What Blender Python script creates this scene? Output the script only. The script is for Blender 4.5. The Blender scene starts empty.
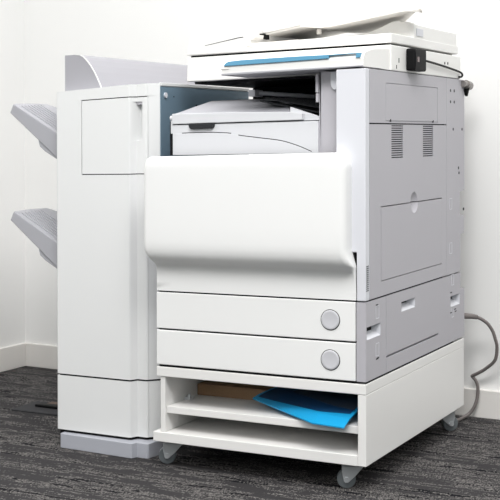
import bpy, bmesh, math, random
from mathutils import Vector, Matrix
random.seed(4)
SC = bpy.context.scene
COL = SC.collection
PI = math.pi

# ------------------------------------------------------------------ materials
def mat(name, col, rough=0.5, metal=0.0, bump=0.0, bscale=400.0, spec=0.5, vary=0.0):
    m = bpy.data.materials.new(name); m.use_nodes = True
    nt = m.node_tree; b = nt.nodes['Principled BSDF']
    b.inputs['Base Color'].default_value = (*col, 1)
    b.inputs['Roughness'].default_value = rough
    b.inputs['Metallic'].default_value = metal
    b.inputs['Specular IOR Level'].default_value = spec
    tc = nt.nodes.new('ShaderNodeTexCoord')
    n = nt.nodes.new('ShaderNodeTexNoise'); n.inputs['Scale'].default_value = bscale
    nt.links.new(tc.outputs['Object'], n.inputs['Vector'])
    if bump:
        bp = nt.nodes.new('ShaderNodeBump'); bp.inputs['Strength'].default_value = bump
        bp.inputs['Distance'].default_value = 0.001
        nt.links.new(n.outputs['Fac'], bp.inputs['Height'])
        nt.links.new(bp.outputs['Normal'], b.inputs['Normal'])
    if vary:
        mx = nt.nodes.new('ShaderNodeMix'); mx.data_type = 'RGBA'
        mx.inputs['A'].default_value = (*[c*(1-vary) for c in col], 1)
        mx.inputs['B'].default_value = (*[min(1, c*(1+vary)) for c in col], 1)
        nt.links.new(n.outputs['Fac'], mx.inputs['Factor'])
        nt.links.new(mx.outputs['Result'], b.inputs['Base Color'])
    return m

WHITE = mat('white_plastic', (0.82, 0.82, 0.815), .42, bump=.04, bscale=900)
WHITE2 = mat('warm_white_plastic', (.83, .82, .80), .45, bump=.04, bscale=900)
FINW = mat('finisher_white_plastic', (0.745, 0.75, 0.75), .45, bump=.04, bscale=900)
LAM = mat('white_laminate', (0.78, 0.77, 0.755), .4, bump=.03, bscale=300)
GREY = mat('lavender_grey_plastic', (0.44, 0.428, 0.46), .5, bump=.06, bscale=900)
POST = mat('pale_lavender_plastic', (0.66, 0.665, 0.705), .48, bump=.05, bscale=900)
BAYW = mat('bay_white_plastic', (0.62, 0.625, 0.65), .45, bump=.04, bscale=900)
HOODG = mat('hood_grey_plastic', (0.355, 0.35, 0.38), .5, bump=.06, bscale=900)
PLINTH = mat('plinth_grey_plastic', (.40, .41, .455), .5, bump=.06, bscale=900)
TRAYG = mat('tray_grey_plastic', (0.38, 0.38, 0.41), .5, bump=.08, bscale=700)
ADFG = mat('document_tray_grey_plastic', (0.78, 0.75, 0.71), .5, bump=.06, bscale=700)
BUTT = mat('button_grey_plastic', (.56, .56, .59), .5, bump=.05, bscale=900)
DARK = mat('dark_inner_metal', (0.006, 0.006, 0.007), .6, bump=.03, spec=.15)
BLACK = mat('black_plastic', (0.006, 0.006, 0.0065), .55, bump=.05, spec=.12)
SLATE = mat('blue_grey_steel', (.165, .245, .315), .4, metal=.1, bump=.03)
RIBD = mat('dark_rib_plastic', (0.022, 0.023, 0.027), .45, bump=.03, spec=.25)
METAL = mat('zinc_metal', (0.68, 0.7, 0.72), .3, metal=.5, bump=.05)
RUB = mat('grey_wheel_plastic', (0.15, 0.165, 0.175), .4, bump=.05)
CORD = mat('grey_cord_rubber', (.17, .15, .145), .5, bump=.1)
BLUEP = mat('clear_blue_plastic', (0.12, 0.33, 0.5), .25, bump=.02)
BLUEF = mat('blue_folder_plastic', (0.01, 0.3, 0.58), .3, bump=.05, bscale=120)
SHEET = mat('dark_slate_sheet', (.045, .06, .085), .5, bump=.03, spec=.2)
NAVY = mat('navy_folder_shade', (.006, .045, .12), .4, bump=.03, spec=.3)
BACKB = mat('shade_brown_board', (.030, .026, .023), .7, bump=.1, bscale=200)
CARD = mat('brown_cardboard', (.36, .215, .12), .75, bump=.15, bscale=250, vary=.15)
WALLM = mat('white_wall_paint', (0.855, 0.85, 0.84), .75, bump=.05, bscale=250)
BASEM = mat('cream_skirting_paint', (.78, .755, .725), .5, bump=.03, bscale=200)
PLATE = mat('grey_floor_plate', (.045, .045, .048), .85, bump=.1, spec=.1)
RUST = mat('brown_carpet_scrap', (.10, .07, .055), .9, bump=.3)

def carpet():
    m = bpy.data.materials.new('striped_charcoal_carpet'); m.use_nodes = True
    nt = m.node_tree; N = nt.nodes; L = nt.links; b = N['Principled BSDF']
    b.inputs['Roughness'].default_value = .95
    b.inputs['Specular IOR Level'].default_value = .12
    tc = N.new('ShaderNodeTexCoord')
    def noise(sx, sy, detail, rough=.5, off=0):
        mp = N.new('ShaderNodeMapping'); mp.inputs['Scale'].default_value = (sx, sy, 1)
        mp.inputs['Location'].default_value = (off, off*.7, 0)
        L.new(tc.outputs['Object'], mp.inputs['Vector'])
        n = N.new('ShaderNodeTexNoise'); n.inputs['Scale'].default_value = 1
        n.inputs['Detail'].default_value = detail; n.inputs['Roughness'].default_value = rough
        L.new(mp.outputs['Vector'], n.inputs['Vector']); return n.outputs['Fac']
    # planks of carpet with random tone: brick texture, long in x
    br = N.new('ShaderNodeTexBrick')
    mp = N.new('ShaderNodeMapping'); L.new(tc.outputs['Object'], mp.inputs['Vector'])
    L.new(mp.outputs['Vector'], br.inputs['Vector'])
    br.inputs['Color1'].default_value = (0, 0, 0, 1); br.inputs['Color2'].default_value = (1, 1, 1, 1)
    br.inputs['Mortar'].default_value = (.35, .35, .35, 1)
    br.inputs['Scale'].default_value = 1; br.inputs['Mortar Size'].default_value = .0
    br.inputs['Brick Width'].default_value = .26; br.inputs['Row Height'].default_value = .031
    br.inputs['Bias'].default_value = -.1; br.offset = .37; br.offset_frequency = 3
    n1 = noise(4.2, 34, 2, .6); n2 = noise(13, 95, 1, .5, 3.1); n3 = noise(210, 80, 1, .5, 1.7)
    def math_(op, a, bb):
        x = N.new('ShaderNodeMath'); x.operation = op
        for i, v in enumerate((a, bb)):
            if isinstance(v, (int, float)): x.inputs[i].default_value = v
            else: L.new(v, x.inputs[i])
        return x.outputs[0]
    s = math_('MULTIPLY', br.outputs['Color'], .26)
    s = math_('ADD', s, math_('MULTIPLY', n1, .70))
    s = math_('ADD', s, math_('MULTIPLY', n2, .55))
    s = math_('ADD', s, math_('MULTIPLY', n3, .60))
    cr = N.new('ShaderNodeValToRGB'); L.new(s, cr.inputs['Fac'])
    e = cr.color_ramp.elements
    e[0].position = .88; e[0].color = (.0055, .0057, .0078, 1)
    e[1].position = 1.24; e[1].color = (.22, .207, .198, 1)
    k = e.new(1.06); k.color = (.036, .0345, .036, 1)
    L.new(cr.outputs['Color'], b.inputs['Base Color'])
    bp = N.new('ShaderNodeBump'); bp.inputs['Strength'].default_value = .6; bp.inputs['Distance'].default_value = .004
    L.new(s, bp.inputs['Height']); L.new(bp.outputs['Normal'], b.inputs['Normal'])
    return m
CARPET = carpet()

# ------------------------------------------------------------------ mesh helpers
K = 0.0223           # the machine leans a little: heights shrink slightly to its left
def warp(v): return Vector((v[0], v[1], v[2]*(1+K*v[0])))

class MB:
    def __init__(s): s.v = []; s.f = []
    def add(s, vs, fs):
        o = len(s.v); s.v += [tuple(v) for v in vs]; s.f += [tuple(i+o for i in f) for f in fs]
    def box(s, x0, x1, y0, y1, z0, z1):
        s.add([(x0,y0,z0),(x1,y0,z0),(x1,y1,z0),(x0,y1,z0),(x0,y0,z1),(x1,y0,z1),(x1,y1,z1),(x0,y1,z1)],
              [(0,3,2,1),(4,5,6,7),(0,1,5,4),(1,2,6,5),(2,3,7,6),(3,0,4,7)])
        return s
    def prism(s, poly, a, b, ax):
        # poly in the two axes other than ax (order xyz), extruded from a to b (numbers or functions of the 2-D point)
        n = len(poly)
        fa = a if callable(a) else (lambda p: a); fb = b if callable(b) else (lambda p: b)
        def P(p, t): return {'x': (t, p[0], p[1]), 'y': (p[0], t, p[1]), 'z': (p[0], p[1], t)}[ax]
        s.add([P(p, fa(p)) for p in poly]+[P(p, fb(p)) for p in poly],
              [tuple(range(n)), tuple(range(2*n-1, n-1, -1))]+[(i, i+n, (i+1) % n+n, (i+1) % n) for i in range(n)])
        return s
    def loft(s, rows, closed=False, caps=True):
        n = len(rows[0]); o = len(s.v)
        for r in rows: s.v += [tuple(p) for p in r]
        m = n if closed else n-1
        for i in range(len(rows)-1):
            for j in range(m):
                a = o+i*n+j; b_ = o+i*n+(j+1) % n
                s.f.append((a, b_, b_+n, a+n))
        if caps:
            s.f.append(tuple(o+j for j in range(n))); k = o+(len(rows)-1)*n
            s.f.append(tuple(k+j for j in reversed(range(n))))
        return s
    def tube(s, pts, r, seg=10):
        pts = [Vector(p) for p in pts]; rows = []
        prev = None
        for i, p in enumerate(pts):
            t = (pts[min(i+1, len(pts)-1)]-pts[max(i-1, 0)]).normalized()
            if prev is None:
                u = t.cross(Vector((0, 0, 1)))
                if u.length < .1: u = t.cross(Vector((0, 1, 0)))
            else: u = prev-t*prev.dot(t)
            u.normalize(); prev = u; w = t.cross(u)
            rr = r(i/(len(pts)-1)) if callable(r) else r
            rows.append([p+u*rr*math.cos(2*PI*k/seg)+w*rr*math.sin(2*PI*k/seg) for k in range(seg)])
        return s.loft(rows, True)
    def cyl(s, a, b, r, seg=32, r2=None):
        a, b = Vector(a), Vector(b)
        return s.tube([a, b], (lambda t: r+(((r2 if r2 is not None else r))-r)*t), seg)
    def grid(s, us, vs, depth, P, thick):
        # a slab whose front is broken in cells: depth(i,j) = 0 front, >0 recessed, None absent
        nu, nv = len(us)-1, len(vs)-1
        D = {}
        for i in range(-1, nu+1):
            for j in range(-1, nv+1):
                d = depth(i, j) if 0 <= i < nu and 0 <= j < nv else None
                D[i, j] = thick if d is None else d
        for i in range(nu):
            for j in range(nv):
                d = D[i, j]
                if d < thick:
                    s.add([P(us[i],vs[j],d),P(us[i+1],vs[j],d),P(us[i+1],vs[j+1],d),P(us[i],vs[j+1],d)], [(0,1,2,3)])
                    s.add([P(us[i],vs[j],thick),P(us[i+1],vs[j],thick),P(us[i+1],vs[j+1],thick),P(us[i],vs[j+1],thick)], [(3,2,1,0)])
        for i in range(-1, nu+1):
            for j in range(-1, nv+1):
                if i >= 0 or True:
                    if 0 <= j < nv and i < nu and D[i, j] != D[i+1, j]:
                        u = us[i+1]; a, b_ = D[i, j], D[i+1, j]
                        s.add([P(u,vs[j],a),P(u,vs[j+1],a),P(u,vs[j+1],b_),P(u,vs[j],b_)], [(0,1,2,3)])
                    if 0 <= i < nu and j < nv and D[i, j] != D[i, j+1]:
                        v = vs[j+1]; a, b_ = D[i, j], D[i, j+1]
                        s.add([P(us[i],v,a),P(us[i+1],v,a),P(us[i+1],v,b_),P(us[i],v,b_)], [(0,1,2,3)])
        return s
    def build(s, name, m, parent=None, bevel=0, smooth=False, wp=True, seg=2, angle=35):
        me = bpy.data.meshes.new(name)
        off = WORLD.get(parent, Vector((0, 0, 0))) if parent else Vector((0, 0, 0))
        pts = [(warp(v) if wp else Vector(v))-off for v in s.v]
        me.from_pydata([tuple(p) for p in pts], [], s.f)
        bm = bmesh.new(); bm.from_mesh(me)
        bmesh.ops.remove_doubles(bm, verts=bm.verts, dist=1e-5)
        bmesh.ops.recalc_face_normals(bm, faces=bm.faces)
        bm.to_mesh(me); bm.free()
        me.materials.append(m)
        o = bpy.data.objects.new(name, me); COL.objects.link(o)
        if parent: o.parent = parent
        WORLD[o] = off
        if bevel:
            md = o.modifiers.new('Bevel', 'BEVEL'); md.width = bevel; md.segments = seg
            md.limit_method = 'ANGLE'; md.angle_limit = math.radians(angle)
        if smooth:
            for p in me.polygons: p.use_smooth = True
        return o
WORLD = {}

def thing(name, label, cat, loc, group=None):
    o = bpy.data.objects.new(name, None); COL.objects.link(o); o.empty_display_size = .05
    o.location = loc; WORLD[o] = Vector(loc); o['label'] = label; o['category'] = cat
    if group: o['group'] = group
    return o
def struct(name, mb, m, **k):
    o = mb.build(name, m, wp=False, **k); o['kind'] = 'structure'; return o
def smooth_path(pts, n=8):
    pts = [Vector(p) for p in pts]; out = []
    for i in range(len(pts)-1):
        p0, p1, p2, p3 = pts[max(i-1,0)], pts[i], pts[i+1], pts[min(i+2,len(pts)-1)]
        for k in range(n):
            t = k/n
            out.append(.5*((2*p1)+(p2-p0)*t+(2*p0-5*p1+4*p2-p3)*t*t+(3*p1-p0-3*p2+p3)*t**3))
    out.append(pts[-1]); return out
def carve(o, centre, radius, scale=(1,1,1)):
    # carve a spherical finger dish out of a part
    bm = bmesh.new(); bmesh.ops.create_uvsphere(bm, u_segments=48, v_segments=32, radius=radius)
    off = WORLD[o]
    for v in bm.verts: v.co = Vector((v.co.x*scale[0], v.co.y*scale[1], v.co.z*scale[2]))+Vector(centre)-off
    me = bpy.data.meshes.new('dish'); bm.to_mesh(me); bm.free()
    c = bpy.data.objects.new('dish', me); COL.objects.link(c)
    loc = o.matrix_basis.copy(); par = o.parent; o.parent = None; o.matrix_basis = Matrix.Identity(4)
    md = o.modifiers.new('cut', 'BOOLEAN'); md.operation = 'DIFFERENCE'; md.object = c; md.solver = 'EXACT'
    dg = bpy.context.evaluated_depsgraph_get(); dg.update()
    new = bpy.data.meshes.new_from_object(o.evaluated_get(dg))
    for p in new.polygons: p.material_index = 0
    o.modifiers.clear(); o.data = new
    bpy.data.objects.remove(c); o.parent = par; o.matrix_basis = loc

# ------------------------------------------------------------------ the room
CX, CY, PH = -1.8289, 1.0459, -0.0428        # corner of the room, turn of the back wall
du = Vector((math.cos(PH), math.sin(PH), 0)); dv = Vector((math.sin(PH), -math.cos(PH), 0))
def R(a, b, z): p = Vector((CX, CY, z))+du*a+dv*b; return (p.x, p.y, p.z)
def rbox(mb, a0, a1, b0, b1, z0, z1):
    mb.add([R(a0,b0,z0),R(a1,b0,z0),R(a1,b1,z0),R(a0,b1,z0),R(a0,b0,z1),R(a1,b0,z1),R(a1,b1,z1),R(a0,b1,z1)],
           [(0,3,2,1),(4,5,6,7),(0,1,5,4),(1,2,6,5),(2,3,7,6),(3,0,4,7)]); return mb
struct('floor', rbox(MB(), -.1, 5.2, -.1, 5.2, -.1, 0), CARPET)
struct('wall_back', rbox(MB(), -.1, 5.2, -.1, 0, 0, 2.9), WALLM)
struct('wall_left', rbox(MB(), -.1, 0, 0, 5.2, 0, 2.9), WALLM)
HB = .0897
struct('baseboard_back', rbox(MB(), .012, 5.2, 0, .012, 0, HB), BASEM, bevel=.003)
struct('baseboard_left', rbox(MB(), 0, .012, 0, 5.2, 0, HB), BASEM, bevel=.003)

# floor outlet plate behind the finisher
t = thing('floor_outlet', 'flat dark grey floor outlet plate set in the carpet left of the white finisher', 'floor outlet', (-1.27, .45, 0))
fm = MB(); fm.box(-1.385, -1.13, .385, .525, 0, .005); fm.build('plate', PLATE, t, bevel=.002, wp=False)
MB().box(-1.335, -1.13, .445, .475, .005, .014).build('hinge_bar', BLACK, t, bevel=.003, wp=False)
MB().box(-1.32, -1.14, .478, .52, .005, .010).build('lid_infill', RUST, t, bevel=.002, wp=False)

# ------------------------------------------------------------------ trolley
T = thing('printer_trolley', 'low white wheeled cabinet trolley with open shelves carrying the photocopier', 'trolley', (-.3, .4, 0))
D = .794
MB().box(-.6, 0, 0, D, .2495, .2751).build('top_board', LAM, T, bevel=.0015)
MB().box(-.022, 0, 0.001, D, .0722, .2492).build('side_panel', LAM, T, bevel=.0015)
MB().box(-.5905, -.576, 0.004, D, .0984, .2492).build('side_panel', LAM, T, bevel=.0015)
MB().box(-.6116, -.0222, 0.0, D, .0718, .0981).build('bottom_board', LAM, T, bevel=.0015)
MB().box(-.5757, -.0223, .012, .775, .1488, .1675).build('shelf', LAM, T, bevel=.0012)
MB().box(-.5757, -.0223, .776, .788, .0984, .2492).build('back_panel', BACKB, T)  # brown board coloured very dark to deepen the shade inside the shelves
for x, y in ((-.566, .115), (-.033, .115), (-.566, .66), (-.033, .66)):
    b = MB().box(x-.009, x+.009, y-.012, y+.012, .1677, .1745)
    b.cyl((x, y, .174), (x, y, .1815), .005, 16)
    b.build('shelf_bracket', METAL, T, bevel=.0012)
def caster(cx, cy, ang, name='caster'):
    # cx, cy: swivel point; the wheel trails in direction ang
    dx, dy = math.cos(ang), math.sin(ang); px, py = -dy, dx
    top = .0716*(1+K*cx)
    wx, wy = cx+dx*.016, cy+dy*.016
    r = .0235
    def pt(a, b, z): return (cx+dx*a+px*b, cy+dy*a+py*b, z)
    m = MB()
    m.add([pt(-.024,-.02,top),pt(.024,-.02,top),pt(.024,.02,top),pt(-.024,.02,top),
           pt(-.024,-.02,top-.003),pt(.024,-.02,top-.003),pt(.024,.02,top-.003),pt(-.024,.02,top-.003)],
          [(0,3,2,1),(4,5,6,7),(0,1,5,4),(1,2,6,5),(2,3,7,6),(3,0,4,7)])
    m.cyl((cx, cy, top-.003), (cx, cy, top-.012), .016, 24)
    prof = [(-.030, top-.0115), (.027, top-.0115), (.0275, .042), (.0225, .0185), (.0105, .0170), (-.006, .032)]
    for s in (-1, 1):
        b0, b1 = s*.0125, s*.0145
        n = len(prof)
        m.add([pt(a, b0, z) for a, z in prof]+[pt(a, b1, z) for a, z in prof],
              [tuple(range(n)), tuple(range(2*n-1, n-1, -1))]+[(i, i+n, (i+1) % n+n, (i+1) % n) for i in range(n)])
    m.add([pt(-.022,-.0145,top-.012),pt(.024,-.0145,top-.012),pt(.024,.0145,top-.012),pt(-.022,.0145,top-.012),
           pt(-.022,-.0145,top-.016),pt(.024,-.0145,top-.016),pt(.024,.0145,top-.016),pt(-.022,.0145,top-.016)],
          [(0,3,2,1),(4,5,6,7),(0,1,5,4),(1,2,6,5),(2,3,7,6),(3,0,4,7)])
    f = m.build(name, METAL, T, wp=False, bevel=.0008)
    w = MB(); rows = []
    for rr, b in ((.006, -.0115), (.016, -.0115), (.0185, -.0095), (r-.0015, -.0105), (r, -.008), (r, .008), (r-.0015, .0105), (.0185, .0095), (.016, .0115), (.006, .0115)):
        rows.append([(wx+dx*rr*math.cos(q)+px*b, wy+dy*rr*math.cos(q)+py*b, r+rr*math.sin(q)) for q in [2*PI*k/40 for k in range(40)]])
    w.loft(rows, True).build('wheel', RUB, f, wp=False, smooth=True)
    a = MB(); a.cyl((wx-px*.018, wy-py*.018, r), (wx+px*.018, wy+py*.018, r), .0045, 16)
    a.cyl((wx-px*.0185, wy-py*.0185, r), (wx-px*.0146, wy-py*.0146, r), .0075, 6)
    a.cyl((wx+px*.0185, wy+py*.0185, r), (wx+px*.0146, wy+py*.0146, r), .0075, 6)
    a.build('axle', METAL, f, wp=False)
caster(-.060, .060, math.radians(205))
caster(-.584, .060, math.radians(205))
caster(-.045, .745, math.radians(40))
caster(-.555, .745, math.radians(40))
for x, y in ((-.155, .13), (-.535, .13)):
    m = MB().box(x-.024, x+.024, y-.004, y+.03, .066, .0716); m.box(x-.024, x+.024, y-.004, y-.001, .056, .0716)
    m.cyl((x, y+.014, .066), (x, y+.014, .040), .006, 16); m.cyl((x, y+.014, .044), (x, y+.014, .038), .017, 24)
    m.build('levelling_foot', METAL, T, bevel=.0008)

# things on the shelf
t = thing('cardboard_box', 'flat brown cardboard box lying at the back of the upper shelf in the trolley', 'box', (-.46, .26, .166))
MB().box(-.5745, -.335, .175, .37, .1676, .196).build('body', CARD, t, bevel=.0015)
MB().box(-.5735, -.336, .174, .371, .196, .1995).build('lid', CARD, t, bevel=.001)
t = thing('document_folder', 'bright blue plastic document folder hanging over the front edge of the trolley shelf', 'folder', (-.2, .12, .1675))
def folder_sheet(dz, ins, name, m, th, uu=(0, 1), va=0, vb=0, ve=1):
    # four rails from the near edge to the far edge
    A0, A1 = Vector((-.363, .10, .1885)), Vector((-.135, -.022, .1705))
    A2 = Vector((-.046, -.030, .1690))
    B0, B2 = Vector((-.315, .30, .2045)), Vector((-.040, .27, .2045))
    near = [A0.lerp(A1, i/10) for i in range(10)]+[A1.lerp(A2, i/5) for i in range(6)]
    n = len(near); rows = []
    for k in range(9):
        v = k/8
        row = []
        for i in range(n):
            u = (near[i].x-A0.x)/(A2.x-A0.x)
            if ins: u = uu[0]+u*(uu[1]-uu[0]); v0 = va+(vb-va)*u; v = v0+(ve-v0)*k/8
            j = u*(n-1); 
            # point on the near edge at fraction u in x
            x = A0.x+(A2.x-A0.x)*u
            p = A0.lerp(A1, (x-A0.x)/(A1.x-A0.x)) if x < A1.x else A1.lerp(A2, (x-A1.x)/(A2.x-A1.x))
            q = B0.lerp(B2, u)
            c = p.lerp(q, v); 
            lift = max(0, .1695-c.z) if c.y > .012 else 0
            zz = p.z+(q.z-p.z)*min(1, v*2.0)**.6 + .003*math.sin(u*PI)*math.sin(v*PI)
            row.append((c.x, c.y, zz+dz))
        rows.append(row)
    top = rows; bot = [[(x, y, z-th) for x, y, z in r] for r in rows]
    b = MB(); b.loft(top, caps=False); b.loft(bot, caps=False)
    rim = lambda R_: [R_[0][i] for i in range(n)]+[R_[k][n-1] for k in range(1, 9)]+[R_[8][i] for i in range(n-2, -1, -1)]+[R_[k][0] for k in range(7, 0, -1)]
    b.loft([rim(top), rim(bot)], True, caps=False)
    return b.build(name, m, t)
folder_sheet(.0030, 0, 'cover', BLUEF, .0012)
folder_sheet(.0012, 0, 'backing', BLUEF, .0012)
folder_sheet(.0042, 1, 'shade_sheet', NAVY, .0006, (.035, .97), .05, .20, .97)  # navy layer colours the trolley's shade onto the folder
folder_sheet(.0052, 1, 'slate_layer', SHEET, .0006, (.26, .97), .42, .26, .95)  # slate layer over the upper right of the folder

# ------------------------------------------------------------------ photocopier
P = thing('photocopier', 'large white and grey office photocopier standing on the low white trolley', 'photocopier', (-.3, .4, .2751))
FB = .028
# dark chassis inside the shell
c = MB().box(-.594, -.030, .0045, .755, .2755, .838); c.box(-.031, -.003, .012, .70, .2755, .280); c.box(-.031, -.003, .012, .60, .4772, .4798)
c.box(-.594, -.15, .56, .755, .838, 1.05); c.box(-.12, -.030, .06, .755, .838, 1.05); c.box(-.031, -.004, .03, .62, .9160, .9195)
c.box(-.594, -.030, .20, .755, 1.046, 1.052); c.box(-.031, -.004, .10, .755, 1.0535, 1.0560)
c.box(-.60, -.02, .19, .74, 1.118, 1.13)
c.build('chassis', DARK, P)
# drawers
def drawer(z0, z1, zb):
    o = MB().box(-.6, -.0275, 0, .04, z0, z1).build('drawer', WHITE, P, bevel=.002)
    rim = MB().cyl((-.0945, .002, zb), (-.0945, -.0008, zb), .0262, 48); rim.build('button_rim', BLACK, o)
    rows = []
    for r, y in ((.0245, .001), (.0245, -.0018), (.0235, -.0028), (.019, -.0024), (.012, -.0018), (.0001, -.0016)):
        rows.append([(-.0945+r*math.cos(q), y, zb+r*math.sin(q)) for q in [2*PI*k/48 for k in range(48)]])
    MB().loft(rows, True).build('round_button', BUTT, o, smooth=True)
drawer(.3795, .4770, .4300); drawer(.2815, .3752, .3300)
MB().box(-.6, -.5975, .002, .56, .2815, .838).build('left_panel', POST, P)
# front cover: bulging, with a curved underside
cov = MB(); rows = []
prof = [(.4815, 0.), (.495, 0), (.508, .0003), (.520, .0008), (.534, .0026), (.545, .0056), (.552, .0100), (.557, .0155), (.561, .0215), (.565, .0270),
        (.5705, .0330), (.578, .0382), (.588, .0422), (.602, .0446), (.618, .0455), (.66, .0455), (.72, .0455), (.78, .0455), (.806, .0455)]
RT = .036
for z, p in prof:
    k = min(1, max(0, (z-.565)/.035)); xr = -.0262-.0105*k; xl = -.5985-.0180*min(1, max(0, (z-.55)/.04))
    rows.append((z, p, xl, xr, 0))
for q in range(1, 10):
    a = q/9*PI/2; z = .806+RT*math.sin(a)*1.1; k = 1-math.cos(a)
    rows.append((z, .0455-.016*(k**1.6), -.6165+.016*k, -.0367-.030*k, 1))
out = []
for z, p, xl, xr, tp in rows:
    r = min(.016, p*.8); pts = [(xl, .004, z)]
    n = 6
    pts.append((xl, -max(0, p-r)*.5, z))
    for i in range(n+1):
        a = i/n*PI/2; pts.append((xl+r*(1-math.cos(a)), -p+r*(1-math.sin(a)), z))
    for i in range(1, 12): pts.append((xl+r+(xr-xl-2*r)*i/12, -p, z))
    for i in range(n, -1, -1):
        a = i/n*PI/2; pts.append((xr-r*(1-math.cos(a)), -p+r*(1-math.sin(a)), z))
    pts.append((xr, -max(0, p-r)*.5, z)); pts.append((xr, .004, z))
    out.append([(x, y, zz+(.007*(x+.3)*min(1, max(0, (zz-.6)/.24)))) for x, y, zz in pts])
cov.loft(out, True)
cv = cov.build('front_cover', WHITE, P, smooth=True)
try:
    cv.data.set_sharp_from_angle(angle=math.radians(50))
except Exception: pass
# front right post
MB().prism([(-.0785, 1.0535), (0, 1.0535), (0, .480), (-.0243, .480), (-.0243, .600), (-.0785, .600)], 0, FB-.0015, 'y').build('corner_post', POST, P, bevel=.0025)
m = MB()
for i in range(13):
    z = .5035+i*.0050
    m.prism([(.003, z), (.0195, z+.0012), (.0195, z+.0034), (.003, z+.0022)], -.002, .0004, 'x')
m.build('vent', BLACK, P)
# recess panel between the post and the output bay, with a finger notch
ip = MB().box(-.142, -.079, .040, .060, .838, 1.052).box(-.142, -.136, .040, .56, .838, 1.052)
ip = ip.build('bay_side_panel', GREY, P, bevel=.001)
rows = []
m = MB(); m.prism([(-.0955+.012*math.cos(q), 1.022+.017*math.sin(q)) for q in [PI+PI*k/16 for k in range(17)]]+[(-.0835, 1.050), (-.1075, 1.050)], .033, .0405, 'y')
m.build('finger_catch', POST, P, bevel=.001)
MB().box(-.150, -.1425, .035, .10, 1.000, 1.045).box(-.150, -.1425, .037, .09, .975, .998).build('bay_hinge', GREY, P, bevel=.001)
# side panels (face x=0)
PX = lambda u, v, d: (-d, u, v)
ys = [FB, .1380, .5486, .6275]; zs = [.9195, .9235, 1.0225, 1.0535]
MB().grid(ys, zs, lambda i, j: .0022 if (i, j) == (1, 1) else 0, PX, .02).build('upper_side_panel', GREY, P)
MB().box(-.003, .0002, .1405, .546, .9255, 1.0202).build('access_cover', GREY, P, bevel=.0008)
for y in (.172, .508): MB().cyl((-.002, y, .9262), (.0012, y, .9262), .0035, 12).build('cover_screw', BLACK, P)
# main side panel with two vents
NV = 15
vz = [.4815, .7075]; zt, zb_ = .9140, .8290
edges = [zb_+(zt-zb_)*k/(2*NV-1) for k in range(2*NV)]
zs = [.4815, .5185, .7085]+edges+[.9160]
ys = [FB, .1025, .1790, .2655, .4230, .5100, .5855, .6275]
def vent_depth(i, j):
    if 1 <= i <= 5 and j == 1: return None
    if i in (2, 4) and 3 <= j < 3+2*NV-1 and (j-3) % 2 == 0: return .012
    return 0
sp = MB().grid(ys, zs, vent_depth, PX, .02).build('side_panel', GREY, P)
for y0, y1 in ((.176, .2685), (.420, .513)):
    MB().box(-.0116, -.0040, y0+.003, y1-.003, edges[0], edges[-1]).build('vent_mesh', DARK, P)
sd = MB().box(-.02, .0006, .1050, .5830, .5205, .7058).build('side_door', GREY, P)
for o in (sp, sd): carve(o, (.0405, .3492, .7072), .05, (1, 1, .97))
sp.data.materials.clear(); sp.data.materials.append(GREY); sd.data.materials.clear(); sd.data.materials.append(GREY)
MB().box(-.0200, -.0165, .10, .60, .50, .72).build('inner_plate', DARK, P)
# lower side panel with hand holds
ys = [0.0, .0055, .1000, .1392, .1415, .2515, .3573, .5540, .6645, .7520, .760, .7975]
zs = [.2815, .3190, .3245, .3835, .4152, .4225, .4260, .4485, .4770]
def low_depth(i, j):
    if i == 1 and j == 3: return .022
    if i == 8 and j == 3: return .022
    if i == 5 and j in (5, 6): return .020
    if 4 <= i <= 6 and j == 1: return .010
    if i >= 10 and j >= 6: return None
    if 3 <= i <= 3 and j >= 0: return .0022
    return 0
MB().grid(ys, zs, low_depth, PX, .0243).build('lower_side_panel', GREY, P)
# pale sloping floors of the hand holds and the lip under the tray slot
for y0, y1, z0, z1 in ((.006, .0995, .384, .4147), (.665, .7515, .384, .4147), (.252, .3568, .4230, .4480)):
    m = MB()
    m.prism([(-.0218, z0+.017), (-.0004, z0), (-.0218, z0)], y0, y1, 'y')
    m.prism([(-.0218, y1-.014), (-.0004, y1), (-.0218, y1)], z0, z1, 'z')
    m.build('hand_grip', POST, P)
    MB().box(-.0222, -.0190, y0+.0002, y1-.016, z0+.0002, z1-.0002).build('grip_shade', DARK, P)  # dark plate painted in for the shade deep in the hand hold
for i, (y0, z0) in enumerate(((.066, .428), (.066, .334), (.672, .446), (.672, .352), (.655, .54), (.655, .67))):
    y1, z1 = y0+.023, z0+.033
    m = MB(); m.box(-.001, .0007, y0, y1, z0, z0+.0016).box(-.001, .0007, y0, y1, z1-.0016, z1)
    m.box(-.001, .0007, y0, y0+.0014, z0, z1).box(-.001, .0007, y1-.0014, y1, z0, z1)
    m.build('embossed_mark', POST, P)
for y, z in ((.068, .4615), (.068, .326), (.074, .3275), (.662, .425), (.662, .366), (.700, .372), (.705, .365)): MB().box(-.001, .0009, y, y+.014, z, z+.003).build('slot', RIBD, P)
for y, z in ((.665, 1.018), (.665, .985), (.70, .985), (.70, 1.018), (.690, .905), (.775, .905), (.74, .79), (.745, .775), (.79, .665)): MB().cyl((-.001, y, z), (.0009, y, z), .0045, 10).build('screw', RIBD, P)
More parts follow.
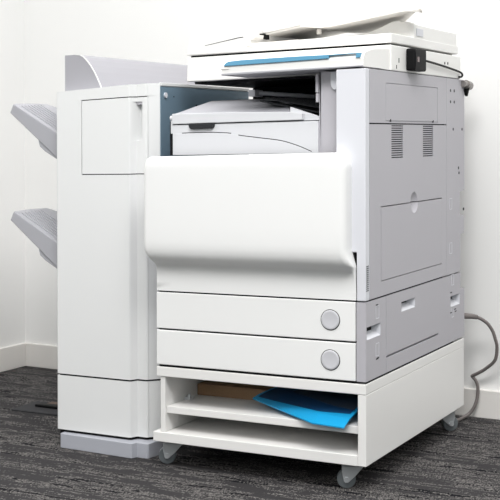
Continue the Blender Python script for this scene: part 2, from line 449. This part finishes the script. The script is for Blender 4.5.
# rear cover with notched back edge
poly = [(.6305, .4800), (.6305, 1.0535), (.797, 1.0535), (.800, 1.03), (.800, .7210), (.7560, .7190), (.7560, .6500), (.7960, .6470),
        (.7960, .5930), (.7602, .5910), (.7602, .4800)]
MB().prism(poly, -.03, 0, 'x').build('rear_side_cover', GREY, P, bevel=.001)
MB().box(-.59, -.03, .735, .752, .2815, 1.045).build('rear_panel', GREY, P, bevel=.002)
lt = MB().cyl((.004, .800, 1.040), (.004, .836, 1.037), .0135, 20); lt.cyl((.004, .768, 1.041), (.004, .800, 1.040), .010, 20)
lt = lt.build('rear_catch', mat('dull_steel', (.27, .25, .24), .4, metal=.6), P, smooth=False)
MB().cyl((.003, .802, 1.028), (.003, .812, 1.006), .0125, 16, .004).build('catch_hook', BLACK, lt)

# ---- output bay
b = MB()
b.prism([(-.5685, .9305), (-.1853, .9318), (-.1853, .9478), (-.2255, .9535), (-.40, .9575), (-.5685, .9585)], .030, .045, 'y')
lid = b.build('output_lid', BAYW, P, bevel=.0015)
# sloping top surface of the output tray
b = MB(); b.loft([[(-.5685, .044, .930), (-.5685, .044, .9583), (-.40, .044, .9575), (-.2255, .044, .9533), (-.1853, .044, .9475), (-.1853, .044, .930)],
                  [(-.5685, .25, .930), (-.5685, .25, .9985), (-.44, .25, .999), (-.335, .25, .9975), (-.29, .25, .9745), (-.29, .25, .930)],
                  [(-.5685, .50, .930), (-.5685, .50, 1.004), (-.44, .50, 1.004), (-.335, .50, 1.003), (-.29, .50, .990), (-.29, .50, .930)]], True)
b.build('output_tray', TRAYG, lid)  # darker grey than the side panels, takes in the bay's shade
MB().box(-.5685, -.142, .034, .06, .846, .9278).build('bay_front_panel', BAYW, P, bevel=.001)
arc = []
for k in range(41):
    u = k/40; x = -.5395+u*.379
    # rises to a crown then falls to the right
    z = .9045-.0045*max(0, (x+.45)/.0636)**1.0*.7 if x < -.3864 else .9013-(.0522)*((x+.3864)/.2262)**1.45
    arc.append((x, z))
arc = [(-.5395, .9043), (-.50, .9050), (-.45, .9045), (-.41, .9025), (-.3864, .9000), (-.3628, .8945), (-.31, .8875), (-.2473, .8790), (-.20, .8655), (-.1602, .8495)]
arc = [(p.x, p.y) for p in smooth_path([(x, z, 0) for x, z in arc], 5)]
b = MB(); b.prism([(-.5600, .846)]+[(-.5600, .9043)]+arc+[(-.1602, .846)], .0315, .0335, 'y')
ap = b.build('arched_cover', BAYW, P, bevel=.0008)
for seg_ in (arc[:20], arc[24:]):
    b = MB(); b.prism(seg_+[(x, z+.0022) for x, z in reversed(seg_)], .0332, .0339, 'y')
    b.build('cover_seam', RIBD, ap)
# dark handle under the lid edge
b = MB(); b.prism([(-.5165, .9283), (-.4385, .9295), (-.4405, .9200), (-.4460, .9155), (-.5090, .9150), (-.5140, .9190)], .027, .036, 'y')
b.build('lid_handle', RIBD, lid, bevel=.0015)
# white wedge to the right of the lid and dark slats behind it
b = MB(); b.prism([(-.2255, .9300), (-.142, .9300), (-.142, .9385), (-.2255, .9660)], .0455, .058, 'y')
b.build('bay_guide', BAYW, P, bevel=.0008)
b = MB()
for k in range(11):
    y = .11+k*.038
    b.prism([(-.33, .993+k*.0005), (-.15, .958+k*.0035), (-.15, .962+k*.0035), (-.33, .997+k*.0005)], y, y+.014, 'y')
b.prism([(-.34, .985), (-.15, .945), (-.15, .949), (-.34, .989)], .10, .54, 'y')
b.build('exit_slats', RIBD, P)
b = MB().box(-.42, -.40, .19, .24, 1.004, 1.022); b.tube([(-.40, .215, 1.013), (-.27, .30, 1.001)], .006, 8)
b.build('paper_sensor', TRAYG, P, bevel=.001)
b = MB().cyl((-.575, .036, .947), (-.5686, .036, .947), .0065, 16); b.box(-.574, -.5685, .034, .06, .905, .94)
b.build('lid_pivot', BAYW, lid)
MB().box(-.578, -.5688, .036, .20, .846, .938).build('bay_left_frame', DARK, P)

# ---- operator panel and scanner
# operator panel: a shelf sticking out to the front
def op_profile(x):
    k = (x+.40)/.396; r = .007*k
    return [(0.0, 1.0535+.004*k), (-.001, 1.0605), (-.002, 1.0745+.004*k), (.004, 1.0860+.004*k), (.012, 1.0905+.004*k), (.06, 1.0985+.006*k), (.178, 1.106+.006*k), (.178, 1.0555), (.09, 1.0535+.004*k)]
b = MB(); b.loft([[(x, y, z) for y, z in op_profile(x)] for x in (-.3985, -.385, -.25, -.12, -.020, -.0045)], True)
op = b.build('operator_panel', WHITE2, P, bevel=.0012)
b = MB()
def strip(x0, x1, z0, z1, y0, y1, th=.0016):
    b.add([(x0, y0-th, z0), (x1, y0-th, z0+.0045*(x1-x0)/.39), (x1, y1-th, z1+.0045*(x1-x0)/.39), (x0, y1-th, z1),
           (x0, y0+.004, z0), (x1, y0+.004, z0+.0045*(x1-x0)/.39), (x1, y1+.004, z1+.0045*(x1-x0)/.39), (x0, y1+.004, z1)],
          [(0,1,2,3),(7,6,5,4),(0,4,5,1),(1,5,6,2),(2,6,7,3),(3,7,4,0)])
# clear blue document ledge along the top front edge
b.prism([(-.3925, 1.0770), (-.096, 1.0815), (-.096, 1.0910), (-.20, 1.0915), (-.34, 1.0905), (-.378, 1.0885), (-.388, 1.0835)], -.0055, .006, 'y')
b.prism([(-.096, 1.0885), (-.018, 1.0905), (-.018, 1.0920), (-.096, 1.0910)], -.0040, .004, 'y')
b.prism([(-.0245, 1.0795), (-.0125, 1.0797), (-.0105, 1.0915), (-.0225, 1.0915)], -.0050, .004, 'y')
b.build('blue_ledge', BLUEP, op, bevel=.0008)
b = MB(); b.prism([(-.400, 1.0530), (-.0055, 1.0575), (-.0055, 1.0612), (-.32, 1.0592), (-.400, 1.0580)], -.003, .150, 'y')
b.build('panel_underside', TRAYG, op, bevel=.001)
b = MB(); b.box(-.402, -.378, -.0035, .02, 1.0685, 1.0730); b.build('panel_catch', ADFG, op, bevel=.0008)
# scanner body
b = MB(); b.prism([(-.608, 1.0525), (0, 1.0555), (0, 1.1220), (-.60, 1.1205), (-.606, 1.118)], .1785, .7620, 'y')
sc = b.build('scanner_body', WHITE2, P, bevel=.0025)
for y, z, h in ((.232, 1.078, .012), (.214, 1.061, .010)): MB().box(-.001, .0008, y, y+.004, z, z+h).build('side_slot', RIBD, sc)
for y, z in ((.612, 1.095), (.640, 1.096)): MB().cyl((-.001, y, z), (.0009, y, z), .004, 10).build('side_screw', RIBD, sc)
# document feeder: lid, tall left block, rear block
b = MB()
b.prism([(-.420, 1.1270), (0, 1.1275), (0, 1.1520), (-.30, 1.1500), (-.420, 1.1450)], .1785, .7370, 'y')
fd = b.build('feeder_lid', WHITE2, P, bevel=.002)
bk = [(-.607, 1.1260), (-.605, 1.1400), (-.598, 1.168), (-.589, 1.192), (-.582, 1.203), (-.572, 1.2085), (-.54, 1.2115), (-.48, 1.2140), (-.430, 1.2150), (-.4215, 1.2130), (-.4185, 1.2050), (-.4185, 1.1265)]
b = MB(); b.prism(bk, .176, .72, 'y'); b.build('feeder_cover', WHITE2, P, bevel=.003)
MB().prism([(-.548, 1.1510), (-.445, 1.1655), (-.428, 1.1670), (-.428, 1.1690), (-.445, 1.1675), (-.548, 1.1518)], .1752, .180, 'y').build('feeder_seam', RIBD, fd)
# scoop in the lid's front edge
m = MB(); n = 24; rim = []
for k in range(n+1):
    u = k/n; x = -.428+u*.165; rim.append((x, 1.1478-.0215*math.sin(PI*min(1, u*.93))**.8*(1-.30*u)))
m.prism([(-.428, 1.1490), (-.263, 1.1510)]+list(reversed(rim)), .1765, .181, 'y'); m.build('front_scoop', ADFG, fd, bevel=.0006)
b = MB(); b.prism([(-.42, 1.150), (-.42, 1.160), (-.30, 1.163), (-.22, 1.1675), (-.134, 1.1725), (-.095, 1.186), (-.062, 1.2000), (-.045, 1.2010), (-.037, 1.1965), (-.020, 1.1960), (-.001, 1.1885), (-.001, 1.150)], .354, .728,  'y')
b.build('rear_block', WHITE2, fd, bevel=.002)
MB().box(-.001, .0006, .372, .425, 1.158, 1.178).build('feeder_label', POST, fd)
MB().box(-.44, -.372, .40, .62, 1.146, 1.166).build('feed_roller_bay', BLACK, P, bevel=.001)
# sloped document tray, seen from below
def trz(x):
    pts = [(-.46, 1.1795), (-.303, 1.2005), (-.25, 1.1950), (-.216, 1.1952), (-.016, 1.2210), (.012, 1.2215), (.029, 1.2185)]
    for (a, za), (c_, zc) in zip(pts, pts[1:]):
        if x <= c_: return za+(zc-za)*(x-a)/(c_-a)
    return pts[-1][1]
rows_t = []; rows_b = []
xs = [-.418+.452*k/34 for k in range(35)]
for x in xs:
    k = min(1, max(0, (x+.10)/.128)); y0 = .28+.02*max(0, (x-.015)/.013)**2; y1 = .60 if x < -.14 else (.60-.04*(x+.14)/.03 if x < -.11 else .56-.255*(x+.11)/.146)
    row = []
    for i in range(11):
        v = i/10; y = y0+(y1-y0)*v
        row.append((x, y, trz(x)+.006*v-.014*math.sin(PI*v)*0-.0))
    rows_t.append(row); rows_b.append([(x_, y_, z_-.0055) for x_, y_, z_ in row])
b = MB(); nx, ny = len(rows_t), 11
b.loft(rows_t, caps=False); b.loft(rows_b, caps=False)
rim = lambda Q: Q[0][:]+[Q[k][-1] for k in range(1, nx)]+list(reversed(Q[-1]))[1:]+[Q[k][0] for k in range(nx-2, 0, -1)]
b.loft([rim(rows_t), rim(rows_b)], True, caps=False)
dt = b.build('document_tray', ADFG, P)
m = MB(); m.cyl((-.27, .33, 1.176), (-.27, .33, 1.190), .007, 16); m.build('tray_pin', ADFG, dt)
MB().prism([(-.557, 1.2150), (-.381, 1.2306), (-.416, 1.2405), (-.541, 1.2509), (-.548, 1.245)], .448, .455, 'y').build('paper_guide', POST, P, bevel=.002)
MB().prism([(-.4185, 1.160), (-.4185, 1.172), (-.402, 1.176), (-.404, 1.166)], .20, .25, 'y').build('tray_hinge', ADFG, dt, bevel=.001)
MB().prism([(-.418, 1.1851), (-.303, 1.2005), (-.303, 1.2135), (-.418, 1.1985)], .275, .2805, 'y').build('tray_lip', WHITE2, dt, bevel=.001)
MB().box(-.4180, -.4100, .255, .30, 1.168, 1.182).build('hinge_gap', BLACK, dt)

# ---- black card reader on the side of the scanner
cr_ = MB().box(-.0005, .026, .2870, .3800, 1.0595, 1.1185).build('card_reader', BLACK, P, bevel=.005)
MB().box(.0255, .0272, .290, .334, 1.069, 1.108).build('reader_window', DARK, cr_, bevel=.002)
MB().box(.0265, .0278, .302, .318, 1.082, 1.096).build('reader_lens', mat('reader_lens_glass', (.09, .05, .05), .12), cr_, bevel=.001)
cp = smooth_path([(.008, .375, 1.092), (.009, .42, 1.0918), (.008, .546, 1.0863), (.008, .66, 1.0795), (.008, .735, 1.0735), (.007, .757, 1.0672), (.006, .752, 1.0615), (.004, .735, 1.0600)], 8)
MB().tube(cp, .0030, 10).build('reader_cable', BLACK, cr_, smooth=True)
# ------------------------------------------------------------------ power cord
t = thing('power_cord', 'grey power cord looping from the back of the photocopier down to the carpet', 'power cord', (-.0, .9, 0))
m = MB().box(-.040, -.006, .797, .808, .318, .350); m.build('socket_housing', GREY, P, bevel=.002)
m = MB(); m.tube([(-.018, .8085, .338), (-.012, .82, .3378), (.010, .842, .335), (.022, .854, .3315)], lambda s: .0105-.0035*s, 14)
m.build('plug', CORD, t, smooth=True, wp=False)
path = [(.016, .848, .333), (.030, .858, .328), (.0488, .87, .3129), (.0625, .88, .290), (.0694, .885, .2662), (.0728, .895, .2374), (.0636, .905, .1953),
        (.0308, .92, .1644), (.004, .930, .1465), (-.0165, .935, .1352), (-.0170, .936, .1320), (-.008, .938, .1210), (-.0020, .939, .1060), (-.0007, .939, .0878), (-.003, .937, .064),
        (-.010, .932, .0400), (-.024, .925, .018), (-.040, .905, .0068), (-.0455, .875, .0056), (-.056, .856, .0056), (-.075, .848, .0056), (-.098, .846, .0056)]
MB().tube(smooth_path(path, 7), .0052, 12).build('cord', CORD, t, smooth=True, wp=False)

# ------------------------------------------------------------------ finisher
F = thing('document_finisher', 'tall white document finisher cabinet with grey output trays docked at the left of the photocopier', 'finisher', (-.82, .35, 0))
XL, XC, XS, XR = -.9805, -.7315, -.7225, -.6880
Y0, Y1, YB = .0762, .0985, .665
def plan(o=0, xl=XL, yb=YB):
    return [(xl+.004+o, Y0+o), (XC-.003-o*.5, Y0+o), (XC-o*.3, Y0+.003+o), (XS-o*.5, Y1+o), (XR-.006-o, Y1+o), (XR-.0015-o, Y1+.002+o), (XR-o, Y1+.006+o), (-.6655-o, .1280), (-.6655-o, yb-o), (xl+o, yb-o), (xl+o, Y0+.004+o)]
ztop = lambda p: 1.0357+.046*(p[0]+.9763)
# dark core that shows in the seams
b = MB(); b.prism(plan(.005), .03, .880, 'z'); b.prism(plan(.021), .880, 1.001, 'z'); b.prism(plan(.005), 1.001, 1.018, 'z'); b.build('core', DARK, F)
ZD0, ZD1, XD = .7956, 1.0063, -.8905
def clip_left(poly, x0):   # part of the plan right of x0 (front rows only)
    fr = [p for p in poly if p[0] > x0 and p[1] < .2]
    return fr
front_strip = [(XL+.004, Y0), (XD-.0026, Y0), (XD-.0026, Y0+.04), (XL, Y0+.04), (XL, Y0+.004)]
b = MB()
b.prism(plan(), .2130, ZD0-.0028, 'z')
b.prism(plan(), lambda p: ZD1+.0028+.026*(p[0]+.89), ztop, 'z')
b.prism(front_strip, ZD0-.0028, lambda p: ZD1+.0028+.026*(p[0]+.89), 'z')
# left, back and right walls beside the door
b.prism([(XL, Y0+.04), (XL+.01, Y0+.04), (XL+.01, YB), (XL, YB)], ZD0-.0028, ZD1+.01, 'z')
b.prism([(XL, YB-.01), (-.6655, YB-.01), (-.6655, YB), (XL, YB)], ZD0-.0028, ZD1+.012, 'z')
b.prism([(XR, Y1+.0075), (-.6655, .128), (-.6655, YB), (-.6755, YB), (-.6755, .128), (XR-.01, Y1+.0075)], ZD0-.0028, ZD1+.012, 'z')
up = b.build('upper_panel', FINW, F)
# door with a finger pocket
def door_plan(pocket):
    base = [(XD, Y0), (XC-.003, Y0), (XC, Y0+.003)]
    if pocket:
        tlerp = lambda s: (XC+(XS-XC)*s, Y0+.003+(Y1-Y0-.003)*s)
        base += [tlerp(.30), (-.7215, .1160), (-.7040, .1160), (-.7040, Y1)]
    else: base += [(XS, Y1)]
    base += [(XR-.006, Y1), (XR-.0015, Y1+.002), (XR, Y1+.006), (XR, Y1+.010), (-.70, .125), (XD, .125)]
    return base
dtop = lambda p: ZD1+.026*(p[0]+.89)
b = MB(); b.prism(door_plan(0), ZD0, .8875, 'z'); b.prism(door_plan(1), .8875, .9985, 'z'); b.prism(door_plan(0), .9985, dtop, 'z')
dr = b.build('door', FINW, F)
b = MB(); b.prism([(-.7232, .1010), (-.7205, .1155), (-.7045, .1155), (-.7045, .1010)], .9905, .9984, 'z'); b.build('handle_catch', GREY, dr)
# lower panel and grey base
b = MB(); b.prism(plan(), .0500, .2075, 'z'); b.build('lower_panel', FINW, F)
bp_ = [(-.9595, .0610), (-.7225, .0610), (-.7165, .0670), (-.7090, .0830), (-.6850, .0830), (-.6770, .0880), (-.667, .125), (-.667, YB-.02), (-.9595, YB-.02)]
b = MB(); b.prism([(-.9595, .064), (-.957, .0615), (-.7160, .0480), (-.7100, .0480), (-.7035, .0660), (-.6715, .0640), (-.6670, .0680), (-.660, .125), (-.660, YB-.02), (-.9595, YB-.02)], 0.0, .0420, 'z')
b.build('plinth', PLINTH, F, bevel=.002)
# blue-grey steel side plate with white top trim
b = MB(); b.box(-.6655, -.6630, .1300, .6652, .30, 1.0405); b.build('side_plate', SLATE, F)
b = MB(); b.box(-.668, -.6610, .1290, .6656, 1.0425, 1.0515); b.build('top_trim', FINW, F, bevel=.001)
m = MB()
for y, z, r in ((.1530, 1.0160, .0075),): m.cyl((-.6635, y, z), (-.6590, y, z), r, 20)
m.build('bolt', POST, F)
for y, z, r in ((.201, 1.013, .002), (.33, .99, .003)): MB().cyl((-.6635, y, z), (-.6622, y, z), r, 10).build('screw_hole', BLACK, F)
# rounded hood on top at the back
b = MB(); hp = [(-.9725, 1.036), (-.9725, 1.1440), (-.935, 1.1440), (-.9203, 1.1425), (-.909, 1.1370), (-.898, 1.1270), (-.884, 1.1105), (-.871, 1.0910), (-.860, 1.0710), (-.852, 1.0550), (-.846, 1.040), (-.846, 1.036)]
b.prism(hp, .112, .755, 'y'); hd = b.build('hood', HOODG, F)
b = MB(); b.prism(hp, .110, .112, 'y'); b.build('hood_end', HOODG, hd)
b = MB(); cvp = hp[2:11]
b.prism([(x+.0006, z+.0006) for x, z in cvp]+[(x-.0012, z-.0012) for x, z in reversed(cvp)], .1085, .112, 'y'); b.build('hood_edge', WHITE, hd)
# output trays on the left side
def tray(dz, name='output_tray'):
    sl = lambda x: .572-.586*(x+.9765)
    plan_ = [(-.972, .12), (-1.166, .12), (-1.164, .20), (-1.157, .27), (-1.140, .29), (-.972, .40)]
    th0 = [.085, .028, .028, .028, .03, .085]
    top = []; bot = []
    for (x, y), h in zip(plan_, th0):
        zt_ = sl(x)+.052*(y-.12)
        top.append((x, y, zt_+dz)); 
        bx = x-.013 if x < -1.1 else x
        bot.append((bx, y, zt_-h+dz))
    b = MB(); n = len(top)
    b.add(top+bot, [tuple(range(n)), tuple(range(2*n-1, n-1, -1))]+[(i, i+n, (i+1) % n+n, (i+1) % n) for i in range(n)])
    # thin ribs running down the slope
    o = b.build(name, TRAYG, F, bevel=.003)
    for k in range(7):
        r = MB()
        y = .138+k*.0155; xe = -1.150
        z0, z1 = sl(xe)+.052*(y-.12), sl(-.975)+.052*(y-.12)
        r.prism([(xe, z0+dz), (-.975, z1+dz), (-.975, z1+dz+.0050), (xe, z0+dz+.0030)], y, y+.005, 'y'); r.build('rib', TRAYG, o)
    r = MB(); r.prism([(-.972, .5895-.096+dz), (-.972, .49+dz), (-1.006, .508+dz), (-1.055, .536+dz), (-1.0735, .5510+dz), (-1.0780, .5660+dz), (-1.0785, .5740+dz), (-1.0760, .5790+dz)], .124, .39, 'y')
    r.build('tray_bracket', TRAYG, o, bevel=.003)
    r = MB(); r.prism([(-.972, .5105+dz), (-1.0765, .5715+dz), (-1.0765, .5735+dz), (-.972, .5130+dz)], .1232, .126, 'y'); r.build('bracket_seam', RIBD, o)
tray(0); tray(.3265)

# ------------------------------------------------------------------ camera
cam = bpy.data.cameras.new('camera'); co = bpy.data.objects.new('camera', cam); COL.objects.link(co)
fw = Vector((-.45509255, .89040885, -.00792758)); u3 = Vector((-.00183182, .00796675, .99996659)); r3 = fw.cross(u3).normalized()
u3 = r3.cross(fw).normalized()
M = Matrix((r3, u3, -fw)).transposed().to_4x4(); M.translation = (1.1510368, -2.87482135, .89289339)
co.matrix_world = M
cam.sensor_width = 36; cam.sensor_fit = 'HORIZONTAL'; cam.lens = 1257.3957/500*36
cam.shift_y = -106.348/500; cam.clip_start = .05
SC.camera = co

# ------------------------------------------------------------------ light
def area(name, loc, target, sx, sy, power, col=(1, 1, 1)):
    l = bpy.data.lights.new(name, 'AREA'); l.shape = 'RECTANGLE'; l.size = sx; l.size_y = sy; l.energy = power; l.color = col
    o = bpy.data.objects.new(name, l); COL.objects.link(o); o.location = loc
    o.rotation_euler = (Vector(target)-Vector(loc)).to_track_quat('-Z', 'Y').to_euler(); return o
area('ceiling_lamp_front', (.85, -2.0, 3.2), (-.35, .3, .5), 1.8, .9, 92, (1, .99, .98))
area('added_fill_lamp', (1.75, -3.7, 1.75), (.0, .7, .6), 1.1, .8, 16, (1, .99, .98))  # unseen fill added to lift the low fronts and right wall
# the rest of the bright office: a soft overhead dome, dim below the eye line
w = bpy.data.worlds.new('world'); SC.world = w; w.use_nodes = True
nt = w.node_tree; bg = nt.nodes['Background']
tc = nt.nodes.new('ShaderNodeTexCoord'); sx = nt.nodes.new('ShaderNodeSeparateXYZ'); nt.links.new(tc.outputs['Generated'], sx.inputs[0])
cr = nt.nodes.new('ShaderNodeValToRGB'); nt.links.new(sx.outputs['Z'], cr.inputs['Fac'])
e = cr.color_ramp.elements
e[0].position = .34; e[0].color = (.03, .049, .048, 1)
e[1].position = .66; e[1].color = (1, .995, .985, 1)
nt.links.new(cr.outputs['Color'], bg.inputs['Color']); bg.inputs['Strength'].default_value = 2.35

SC.view_settings.view_transform = 'Standard'; SC.view_settings.look = 'None'
SC.view_settings.gamma = 1; SC.view_settings.exposure = .01; SC.view_settings.use_curve_mapping = False
